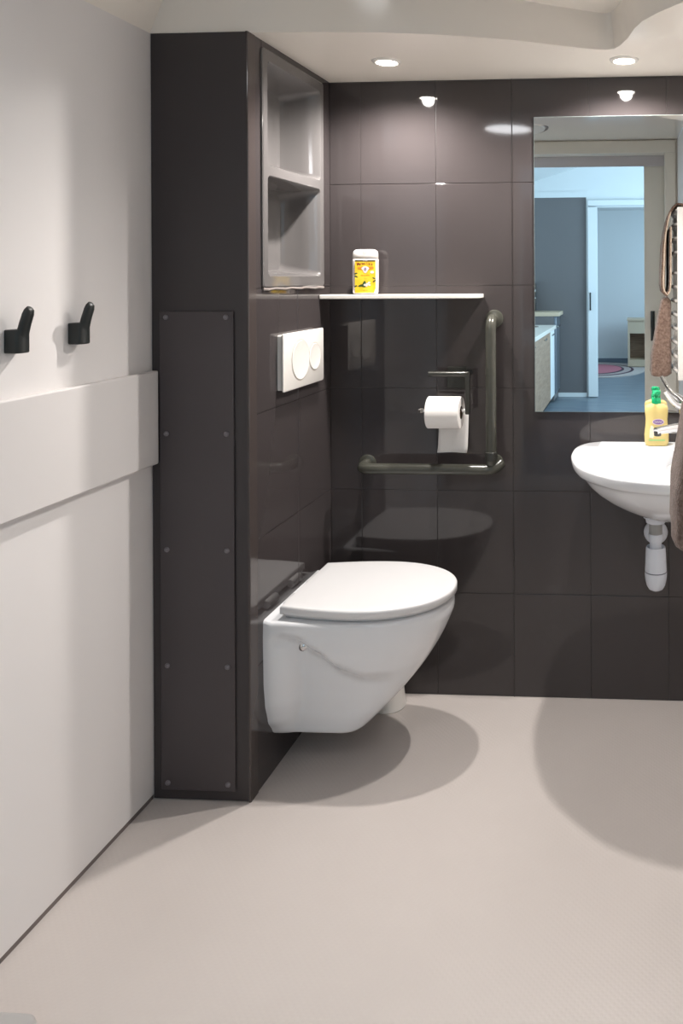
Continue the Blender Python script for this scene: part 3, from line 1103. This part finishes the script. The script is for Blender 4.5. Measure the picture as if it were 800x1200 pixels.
# ---- towel radiator and towels on the partition
tr_ = thing('towel_radiator', 'white ladder towel radiator hung with brown towels', 'radiator', (.19, 1.16, .9))
for d in (.945, 1.385):
    bx('post', (.174, .202, d - .012, d + .012, .902, 1.664), M_PLASTIC, tr_, .004, 3)
for k in range(12):
    z = .935 + k * .0625 + (.03 if k > 7 else 0)
    bm = bmesh.new()
    tube(bm, [V(.186 - .022 * math.sin(math.pi * i / 12) ** .7, .945 + .44 * i / 12, z) for i in range(13)], .0085, 10)
    finish('rail', bm, M_PLASTIC, tr_, 50)
for d in (.99, 1.34):
    for z in (1.02, 1.36):
        lat('bracket', [(0, 0), (.012, 0), (.012, .07), (.0, .07)], V(.2, d, z), M_PLASTIC, tr_, 'x', 14)


def towel(name, label, levels, d0, d1, m, seed, parent_mat=None):
    """levels: (z, x_left, x_right); thick hanging cloth spread from d0 to d1"""
    bm = bmesh.new()
    rs = []
    n = 56
    for z, xl, xr in levels:
        ring = []
        for k in range(n):
            a = 2 * math.pi * k / n
            c, s = math.cos(a), math.sin(a)
            p = .28
            x = (xl + xr) / 2 + (xr - xl) / 2 * abs(c) ** p * (1 if c > 0 else -1)
            d = (d0 + d1) / 2 + (d1 - d0) / 2 * abs(s) ** p * (1 if s > 0 else -1)
            w = noise.noise(Vector((d * 16, z * 2.0, seed))) * .004 + noise.noise(Vector((d * 60, z * 30, seed + 5))) * .0012
            ring.append(V(x + (w if c < 0 else w * .4), d, z))
        rs.append(ring)
    loft(bm, rs)
    return tag(finish(name, bm, m, None, 70), label, 'towel', 'towels on the radiator')


def lv(pts, n=18):
    out = []
    for i in range(n):
        z = pts[0][0] + (pts[-1][0] - pts[0][0]) * i / (n - 1)
        for p, q in zip(pts, pts[1:]):
            if min(p[0], q[0]) - 1e-6 <= z <= max(p[0], q[0]) + 1e-6:
                t = (z - p[0]) / (q[0] - p[0])
                out.append((z, p[1] + (q[1] - p[1]) * t, p[2] + (q[2] - p[2]) * t))
                break
    return out


towel('bath_towel', 'long taupe terry towel hanging low beside the washbasin', [(.9075, .08, .12), (.909, .066, .135), (.913, .059, .142)] + lv([(.92, .0565, .152), (1.0, .060, .152), (1.09, .076, .152), (1.2, .096, .152), (1.25, .108, .152)]) + [(1.258, .115, .143), (1.262, .125, .14)], 1.02, 1.22, M_TOWEL, 1.3)
path = spline([(.147, 1.58), (.145, 1.45), (.143, 1.31), (.128, 1.276), (.1125, 1.31), (.115, 1.42), (.122, 1.54), (.142, 1.635), (.165, 1.672), (.186, 1.682), (.206, 1.665), (.212, 1.58), (.212, 1.42)], 44, closed=False)
bm = bmesh.new()
rs = []
for q in range(25):
    d = .975 + .375 * q / 24
    up, dn = [], []
    for i, p in enumerate(path):
        a, c = path[max(0, i - 1)], path[min(len(path) - 1, i + 1)]
        t = (c - a).normalized()
        nrm = Vector((-t.y, t.x)) * (.003 if i in (0, len(path) - 1) else (.0085 if 12 < i < 24 else .0052))
        w = .002 * noise.noise(Vector((d * 18, p.y * 3, 4.2))) if p.x > .13 else .005 * noise.noise(Vector((d * 14, p.y * 2, 4.2)))
        up.append(V(p.x + nrm.x + w, d, p.y + nrm.y))
        dn.append(V(p.x - nrm.x + w, d, p.y - nrm.y))
    rs.append(up + dn[::-1])
loft(bm, rs)
ht = tag(finish('hand_towel', bm, M_TOWEL2, None, 70), 'folded brown towel with pale hem over top of white radiator', 'towel', 'towels on the radiator')
bm = bmesh.new()
tube(bm, [V(p.x + .003, .9735, p.y) for p in path[:30]], .0034, 8)
finish('hem', bm, M_HEM, ht, 60)

# ================================================================== KITCHEN AND BEDROOM THINGS (seen in the mirror)
def cabinet(d0, d1, m, label, group=None):
    t = thing('base_cabinet', label, 'cabinet', (-1.22, (d0 + d1) / 2, 0), group)
    bx('carcass', (-1.55, -.915, d0 + .002, d1 - .002, .08, .80), m, t)
    bx('plinth', (-1.55, -.95, d0 + .002, d1 - .002, 0, .08), M_HOLE, t)
    dd = bx('door', (-.915, -.897, d0 + .004, d1 - .004, .09, .795), m, t, .002)
    bx('handle', (-.897, -.885, (d0 + d1) / 2 - .08, (d0 + d1) / 2 + .08, .74, .755), M_STEEL, dd, .002)
    return t


cabinet(3.7, 4.55, M_WOOD, 'wood-fronted kitchen base cabinet near the doorway, in mirror')
cabinet(4.552, 5.44, M_WOOD, 'wood-fronted kitchen base cabinet beside the white cabinet, in mirror')
cabinet(5.442, 5.82, M_KWHITE, 'white kitchen cabinet between wood cabinet and grey appliance, in mirror')
wt = thing('worktop', 'pale kitchen worktop over wood cabinets, in mirror', 'worktop', (-1.2, 4.7, .80))
bx('slab', (-1.555, -.875, 3.69, 5.80, .801, .84), M_TOP, wt, .003)
lat('sink_bowl', [(.17, .0), (.18, .0), (.18, .003), (.165, .004), (.16, .0)], V(-1.2, 5.45, .84), M_STEEL, wt, 'z', 32)
ap2 = thing('dishwasher', 'grey front-loading appliance under raised beige counter, in mirror', 'appliance', (-1.2, 6.03, 0))
bx('body', (-1.55, -.905, 5.83, 6.245, .02, .93), M_KGREY, ap2)
M_APP = mat('appliance_front', rgb(130, 136, 144), .3, metal=.5)
bx('front', (-.905, -.88, 5.835, 6.235, .1, .925), M_APP, ap2, .003)
bx('handle', (-.88, -.862, 5.9, 6.17, .8, .82), M_STEEL, ap2, .003)
tag(bx('raised_counter', (-1.555, -.845, 5.825, 6.248, .931, .972), M_BEIGE, None, .003), 'raised beige counter slab over grey appliance, in mirror', 'counter')
cm = thing('coffee_machine', 'dark coffee machine on beige kitchen counter, in mirror', 'coffee machine', (-1.2, 6.02, .972))
bx('housing', (-1.34, -1.135, 5.93, 6.13, .973, 1.29), M_BLACK, cm, .012, 3)
lat('dial', [(0, .012), (.022, .012), (.026, 0)], V(-1.135, 6.03, 1.2), M_STEEL, cm, 'x', 20)
lat('dial', [(0, .012), (.016, .012), (.02, 0)], V(-1.135, 6.03, 1.12), M_STEEL, cm, 'x', 20)
bx('front_panel', (-1.135, -1.128, 5.95, 6.11, 1.05, 1.27), M_DARK, cm, .002)

ns = thing('bedside_cabinet', 'small beige bedside cabinet with open dark recess, in mirror', 'cabinet', (.03, 9.1, 0))
NX0, NX1 = -.15, .27
bx('top', (NX0 - .01, NX1 + .01, 8.98, 9.4, .70, .725), M_BEIGE, ns)
bx('side', (NX0, NX0 + .03, 9.0, 9.4, .02, .70), M_BEIGE, ns)
bx('side', (NX1 - .03, NX1, 9.0, 9.4, .02, .70), M_BEIGE, ns)
bx('back', (NX0 + .03, NX1 - .03, 9.38, 9.4, .02, .70), M_WOOD, ns)
bx('drawer', (NX0 + .03, NX1 - .03, 9.0, 9.38, .51, .70), M_BEIGE, ns)
bx('base', (NX0 + .03, NX1 - .03, 9.0, 9.38, .02, .115), M_BEIGE, ns)

rg = thing('rug', 'pink and cream oval rug with dark curved stripes, in mirror', 'rug', (-.3, 8.75, 0))


def ell(name, cx, cd, rx, rd, z0, z1, m):
    bm = bmesh.new()
    prism(bm, [V(cx + rx * math.cos(k * math.pi / 24), cd + rd * math.sin(k * math.pi / 24), z0) for k in range(48)], (0, 0, z1 - z0))
    return finish(name, bm, m, rg)


ell('pile', -.55, 8.75, .66, .88, -.001, .010, mat('rug_cream', rgb(190, 178, 172), .95))
M_RUGD = mat('rug_dark', rgb(84, 62, 72), .95)
ell('stripe', -.62, 8.72, .56, .74, .010, .0112, M_RUGD)
ell('stripe', -.63, 8.74, .53, .69, .0112, .0124, mat('rug_beige', rgb(180, 164, 160), .95))
ell('stripe', -.68, 8.74, .48, .62, .0124, .0136, M_RUGD)
ell('centre', -.7, 8.78, .46, .58, .0136, .0148, mat('rug_pink', rgb(190, 116, 128), .95))
